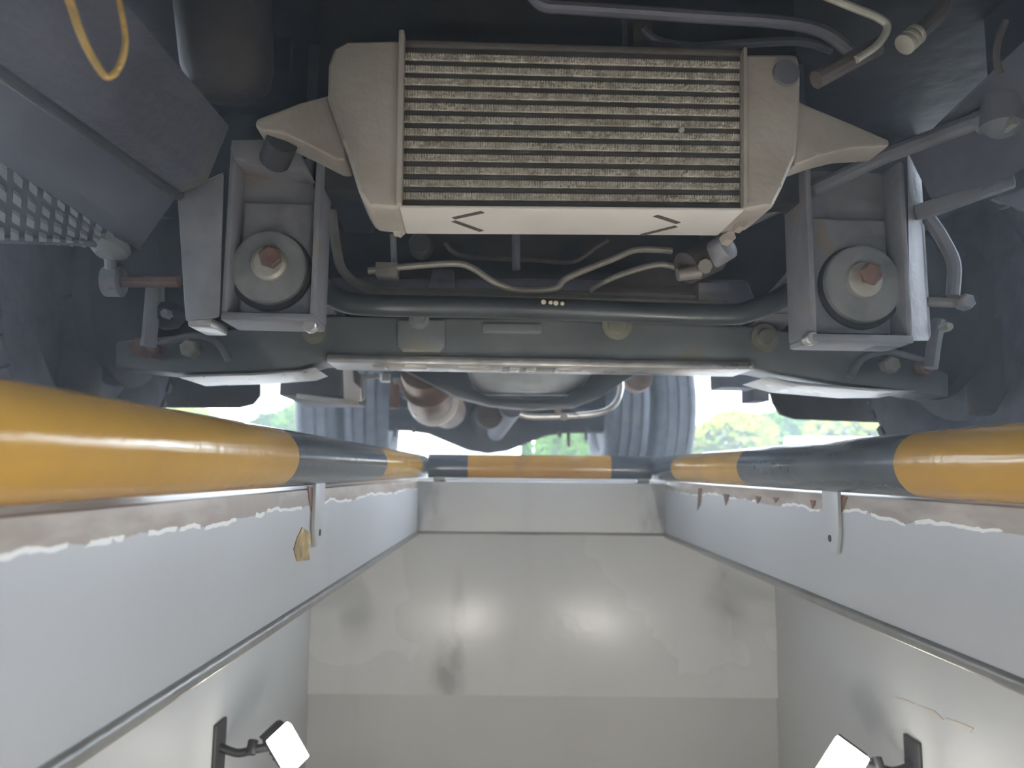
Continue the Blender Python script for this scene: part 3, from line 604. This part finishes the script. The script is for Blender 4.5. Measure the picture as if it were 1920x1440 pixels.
# ---- wheels
def tyre(u, v, r, w, lugs, label=None, rim=True):
    b = nb(); h = w / 2
    prof = [(-h * .72, r * .60), (-h * .94, r * .68), (-h, r * .80), (-h * .97, r * .90), (-h * .90, r * .955), (-h * .80, r * .985)]
    for g in (-.5, 0, .5): prof += [(h * (g - .16), r), (h * (g - .07), r), (h * (g - .05), r * .975), (h * (g + .05), r * .975), (h * (g + .07), r), (h * (g + .16), r)]
    prof += [(h * .80, r * .985), (h * .90, r * .955), (h * .97, r * .90), (h, r * .80), (h * .94, r * .68), (h * .72, r * .60)]
    a_lathe(b, prof, (u, v, r - .004), (1, 0, 0), 64)
    if lugs:
        for k in range(lugs):
            a = 2 * math.pi * k / lugs
            for s in (-1, 1):
                q = []
                for (x, rr, da) in ((.62, .985, -.035), (.98, .93, -.035), (.98, .93, .035), (.62, .985, .035), (.62, 1.012, -.03), (1.0, .965, -.03), (1.0, .965, .03), (.62, 1.012, .03)):
                    q.append((u + s * h * x, v + r * rr * math.cos(a + da), r - .004 + r * rr * math.sin(a + da)))
                a_hex(b, q)
    o = part('tyre', b, 'rubber', label=label)
    part('wheel_rim', a_lathe(nb(), [(-h * .7, r * .3), (-h * .72, r * .6), (-h * .4, r * .52), (h * .4, r * .52), (h * .72, r * .6), (h * .7, r * .3)], (u, v, r - .004), (1, 0, 0), 36), 'chassis2', o)
    return o
tyre(-.925, 1.43, .355, .21, 44, 'front tyre beside the ribbed step'); tyre(.925, 1.43, .355, .21, 44, 'front tyre beside the steering arm')
VR = 3.8
for s in (-1, 1):
    tyre(s * .62, VR, .37, .205, 0, 'inner tyre of a rear pair'); tyre(s * .845, VR, .37, .205, 0, 'outer tyre of a rear pair')

# ---- mudflaps behind the front wheels
part('mudflap', poly_v([(296, 700), (487, 704), (487, 742), (474, 758), (448, 764), (300, 764)], 1.78, .012, .002), 'mud', label='dark mudflap with rust stains behind a front tyre')
part('mudflap', poly_v([(1440, 712), (1450, 755), (1464, 777), (1490, 786), (1650, 792), (1650, 716)], 1.78, .012, .002), 'mud', label='dark mudflap behind a front tyre, taller than the other')

# ---- rear part of the chassis
for u in (-.36, .36): part('chassis_rail', a_box(nb(), (u - .03, 1.09, .50), (u + .03, 5.2, .68), .005), 'chassis')
bx_ = part('battery_box', a_box(nb(), T(522, 742, 2.0), T(655, 680, 2.0) + Vector((0, .35, 0)), .008), 'brown', label='brown box hung under the chassis with a pale bottom plate')
part('box_tray', a_hex(nb(), [T(556, 746, 1.99), T(672, 762, 1.99), T(672, 756, 2.3), T(560, 745, 2.3), T(556, 738, 1.99), T(672, 752, 1.99), T(672, 748, 2.3), T(560, 738, 2.3)], .002), 'aluplate', bx_)
part('box_strap', poly_v([(643, 690), (660, 690), (662, 715), (676, 728), (676, 752), (645, 748)], 1.985, .02, .002), 'aluplate', bx_)
part('box_strap', poly_v([(676, 700), (712, 702), (712, 708), (684, 712), (684, 745), (676, 752)], 2.02, .02, .001), 'chassis2', bx_)
part('side_bracket', a_box(nb(), T(1352, 726, 2.1), T(1424, 694, 2.1) + Vector((0, .1, 0)), .004), 'chassis', label='dark bracket at the chassis side')
part('side_bracket', a_box(nb(), T(1412, 752, 2.2), T(1442, 694, 2.2) + Vector((0, .1, 0)), .004), 'brown')
# gearbox pan and drop crossmember
part('gearbox', a_hex(nb(), [T(893, 742, 2.15), T(1082, 742, 2.15), T(1080, 738, 2.6), T(900, 738, 2.6), T(868, 680, 2.15), T(1125, 680, 2.15), T(1110, 680, 2.6), T(880, 680, 2.6)], .012), 'pan', label='pale grey gearbox pan')
dx_pts_o = [(752, 690), (800, 716), (850, 742), (920, 760), (1000, 767), (1080, 762), (1130, 742), (1175, 712), (1215, 690)]
dx_pts_i = [(1120, 690), (1095, 722), (1060, 744), (1000, 750), (920, 745), (885, 728), (868, 690)]
part('drop_crossmember', a_prism(nb(), [T(x, y, 2.08) for x, y in dx_pts_o + dx_pts_i], (0, .07, 0), .005), 'black', label='black U-shaped crossmember below the gearbox pan')
hp = pipe('hoop_pipe', [(1160, 690), (1164, 725), (1155, 755), (1130, 772), (1080, 779), (1000, 781), (975, 776)], 2.25, 6, 'steel', label='shiny hoop-shaped pipe')
bolt(1058, 781, 2.24, 8, 'nut', hp); part('hoop_clip', a_box(nb(), T(1042, 776, 2.24), T(1052, 758, 2.24) + Vector((0, .02, 0)), .002), 'exh', hp)
part('hub_flange', a_lathe(nb(), [(-.02, .03), (-.018, .045), (.05, .045)], T(918, 780, 2.6), (0, 1, 0), 20), 'brown')
part('propshaft', a_tube(nb(), [T(960, 760, 2.5), T(930, 810, 3.55)], .042, 20, curve=False), 'chassis')
# exhaust
ex = part('exhaust_pipe', a_tube(nb(), [T(795, 690, 2.15), T(805, 735, 2.3), T(812, 752, 2.5), T(840, 770, 2.9)], .07, 24), 'exh', label='rust-tinted exhaust pipe with a bright clamp')
part('clamp_ring', a_lathe(nb(), [(-.014, .078), (-.012, .084), (.012, .084), (.014, .078)], T(812, 752, 2.48), T(840, 770, 2.9) - T(805, 735, 2.3), 32), 'aluplate', ex)
part('clamp_ring', a_lathe(nb(), [(-.014, .072), (-.012, .079), (.012, .079), (.014, .072)], T(801, 718, 2.22), T(812, 752, 2.5) - T(795, 690, 2.15), 32), 'exh', ex)
bolt(779, 777, 2.45, 5, 'steel', ex)
for (x, y0, y1, m_) in ((739, 715, 765, 'rust'), (722, 700, 715, 'steel'), (745, 708, 722, 'nut')):
    part('exhaust_hanger', a_box(nb(), T(x - 9, y1, 2.3), T(x + 9, y0, 2.3) + Vector((0, .03, 0)), .003), m_)
part('round_cover', a_lathe(nb(), [(-.02, .02), (-.018, .05), (.03, .05)], T(1195, 708, 2.5), (0, 1, -.1), 24), 'exh')
# rear axle
ra = nb(); c0 = T(915, 800, VR)
prof = [(-.70, .055), (-.40, .06), (-.30, .075), (-.20, .115), (-.10, .155), (0, .17), (.10, .155), (.20, .115), (.30, .075), (.40, .06), (.70, .055)]
a_lathe(ra, prof, (c0.x + .0, VR, .285), (1, 0, 0), 32)
rx = part('rear_axle', ra, 'brown', label='rear axle with round differential housing')
part('differential_nose', a_lathe(nb(), [(-.30, .045), (-.28, .07), (-.12, .10), (0, .13)], (c0.x, VR, .285), (0, 1, 0), 28), 'brown', rx)
part('axle_crossbeam', a_box(nb(), (-.55, VR - .12, .34), (.55, VR - .02, .60), .01), 'engine')
for (x, y0, y1) in ((741, 800, 818), (775, 800, 812), (1050, 808, 820), (1066, 808, 838), (1099, 800, 826)):
    part('hanging_tab', a_box(nb(), T(x - 3, y1, VR - .1), T(x + 3, y0, VR - .1) + Vector((0, .02, 0)), .002), 'rust', rx)
for s in (-1, 1):
    for k in range(3): part('rear_leaf', a_box(nb(), (s * .43 - .035, VR - .55 + k * .13, .40 - k * .012), (s * .43 + .035, VR + .55 - k * .13, .41 - k * .012), .002), 'chassis', rx)
# body above: cab floor, cab, bumper, load bed
for u in (-.70, .66): part('light_block_liner', a_box(nb(), (u, .33, .43), (u + .012, 1.05, .75), .003), 'chassis')  # panels added to block side light from the cab floor
part('cab_floor', a_box(nb(), (-.88, .34, .74), (.88, 1.95, .80), .01), 'engine')
part('front_bumper', a_box(nb(), (-.92, .22, .40), (.92, .32, .79), .03), 'cab')
cabb = nb(); a_hex(cabb, [(-.92, .26, .80), (.92, .26, .80), (.92, 1.95, .80), (-.92, 1.95, .80), (-.88, .42, 2.25), (.88, .42, 2.25), (.88, 1.93, 2.25), (-.88, 1.93, 2.25)], .06)
cabo = part('cab', cabb, 'cab')
part('windscreen', a_hex(nb(), [(-.78, .345, 1.45), (.78, .345, 1.45), (.78, .38, 1.45), (-.78, .38, 1.45), (-.76, .405, 2.08), (.76, .405, 2.08), (.76, .44, 2.08), (-.76, .44, 2.08)], .01), 'engine', cabo)
bed = part('load_bed', a_box(nb(), (-1.0, 2.02, .80), (1.0, 5.3, .90), .01), 'engine')
part('cargo_body', a_box(nb(), (-1.0, 2.03, .90), (1.0, 5.3, 2.7), .02), 'cab', bed)
for k in range(7): part('bed_crossbeam', a_box(nb(), (-.95, 2.15 + k * .48, .69), (.95, 2.21 + k * .48, .80), .004), 'chassis', bed)

# ================================================================== cords hanging from the truck
b = nb(); pts = [P(108, -60, .46), P(130, 0, .465), P(150, 60, .47), P(175, 112, .475), P(200, 144, .48), P(222, 128, .485), P(235, 85, .49), P(230, 35, .49), P(214, -40, .49)]
n = len(smooth_path(pts)); a_tube(b, pts, [.0030 - .0013 * i / n for i in range(n)], 10)
tag(link('cord', b, 'cord'), 'yellow cord hanging in a loop beside the frame rail', 'cord')
b = nb(); a_tube(b, [P(1885, 40, .7), P(1872, 75, .7), P(1868, 110, .7), P(1876, 140, .7)], .0035, 8)
tag(link('cord', b, 'brown'), 'short frayed brown cord end above the steering rod', 'cord')

# ================================================================== outside: walls and greenery
def outer_wall(x0, x1, y, h, label):
    o = link('boundary_wall', a_box(nb(), (x0, y, -.02), (x1, y + .2, h), .01), 'white'); tag(o, label, 'wall', 'low white walls outside'); return o
outer_wall(-5.4, -1.6, 14, .55, 'low white wall outside, seen through the gap beside the battery box')
outer_wall(-1.6, .15, 14.3, .75, 'lower white wall outside, seen below the rear axle')
outer_wall(5.2, 8.2, 14, .72, 'low white wall outside, seen below the taller mudflap')
def crown_mesh(name, m, n, seed, rx, rz, z0):
    rnd = random.Random(seed); b = nb()
    for i in range(n):
        th = rnd.uniform(0, 2 * math.pi); ph = math.acos(rnd.uniform(-1, 1)); rr = rnd.uniform(.55, 1.0) ** .5
        lump = 1 + .22 * math.sin(3 * th + seed) * math.sin(2 * ph)
        c = Vector((rx * rr * lump * math.sin(ph) * math.cos(th), rx * rr * lump * math.sin(ph) * math.sin(th), z0 + rz * rr * math.cos(ph)))
        s = rnd.uniform(.15, .27); d1 = Vector((rnd.gauss(0, 1), rnd.gauss(0, 1), rnd.gauss(0, 1))).normalized(); d2 = d1.orthogonal().normalized()
        b.faces.new([b.verts.new(c - d1 * s), b.verts.new(c + d2 * s * .5), b.verts.new(c + d1 * s), b.verts.new(c - d2 * s * .5)])
    me = bpy.data.meshes.new(name); b.to_mesh(me); b.free(); me.materials.append(M[m]); return me
crowns = [crown_mesh('crown', 'leaf', 2600, 1, 1.5, 1.15, 1.25), crown_mesh('crown', 'leaf2', 2600, 2, 1.6, 1.2, 1.3), crown_mesh('crown', 'leaf', 2600, 3, 1.35, 1.3, 1.35)]
tb = nb(); a_tube(tb, [(0, 0, -.05), (.03, 0, .5), (0, .04, 1.2)], .07, 8); proto = link('trunk', tb, 'bark'); tmesh = proto.data; bpy.data.objects.remove(proto)
spots = [(-14.5, 27, 0, 1.0, 'round green bush outside beyond the left mudflap'), (-11.0, 23.5, 1, .9, 'yellow-green bush outside seen above the low white wall'),
    (-8.8, 28, 0, .9, 'round green bush outside between the mudflap and the battery box'), (-6.6, 24, 2, .85, 'tall narrow green bush outside beside the battery box'),
    (-.1, 26, 2, .60, 'small narrow green bush outside beside the differential'), (1.7, 23, 0, .66, 'small round green bush outside seen under the rear axle tube'),
    (2.6, 28, 0, .62, 'round green bush outside hidden behind a rear tyre'), (6.0, 28, 1, .85, 'low yellow-green bush outside right beside the outer rear tyre'),
    (7.05, 23.5, 1, .80, 'yellow-green bush outside under the dark side bracket'), (10.2, 28, 0, 1.0, 'large round green bush outside behind the yellow-green ones'),
    (10.4, 23, 1, .82, 'yellow-green bush outside under the taller mudflap'), (14.4, 28, 0, .92, 'round green bush outside at the far edge of the taller mudflap'), (13.9, 23.3, 2, .8, 'tall narrow green bush outside behind a front tyre')]
for (x, y, k, s, lb) in spots:
    e = empty('bush', (x, y, 0), random.uniform(0, 6)); e.scale = (s, s, s); tag(e, lb, 'bush', 'bushes on the lawn')
    for nm, me in (('foliage', crowns[k]), ('trunk', tmesh)):
        o = bpy.data.objects.new(nm, me); C.objects.link(o); o.parent = e

# ================================================================== thin scatter volume added to imitate lens veil
hm = bpy.data.materials.new('veil_volume'); hm.use_nodes = True; nt = hm.node_tree; nt.nodes.remove(nt.nodes['Principled BSDF'])
vs_ = nt.nodes.new('ShaderNodeVolumeScatter'); vs_.inputs['Color'].default_value = (0.82, 0.90, 1.0, 1); vs_.inputs['Density'].default_value = 0.042; vs_.inputs['Anisotropy'].default_value = 0.55
nt.links.new(vs_.outputs[0], nt.nodes['Material Output'].inputs['Volume']); M['veil_volume'] = hm; hm.cycles.homogeneous_volume = True
tag(link('veil_volume', a_box(nb(), (-2.3, YB + .1, -.16), (2.5, 5.8, 2.95)), 'veil_volume', None, 0), 'thin scatter volume added around the truck to imitate lens veil', 'veil_volume', None, 'stuff')
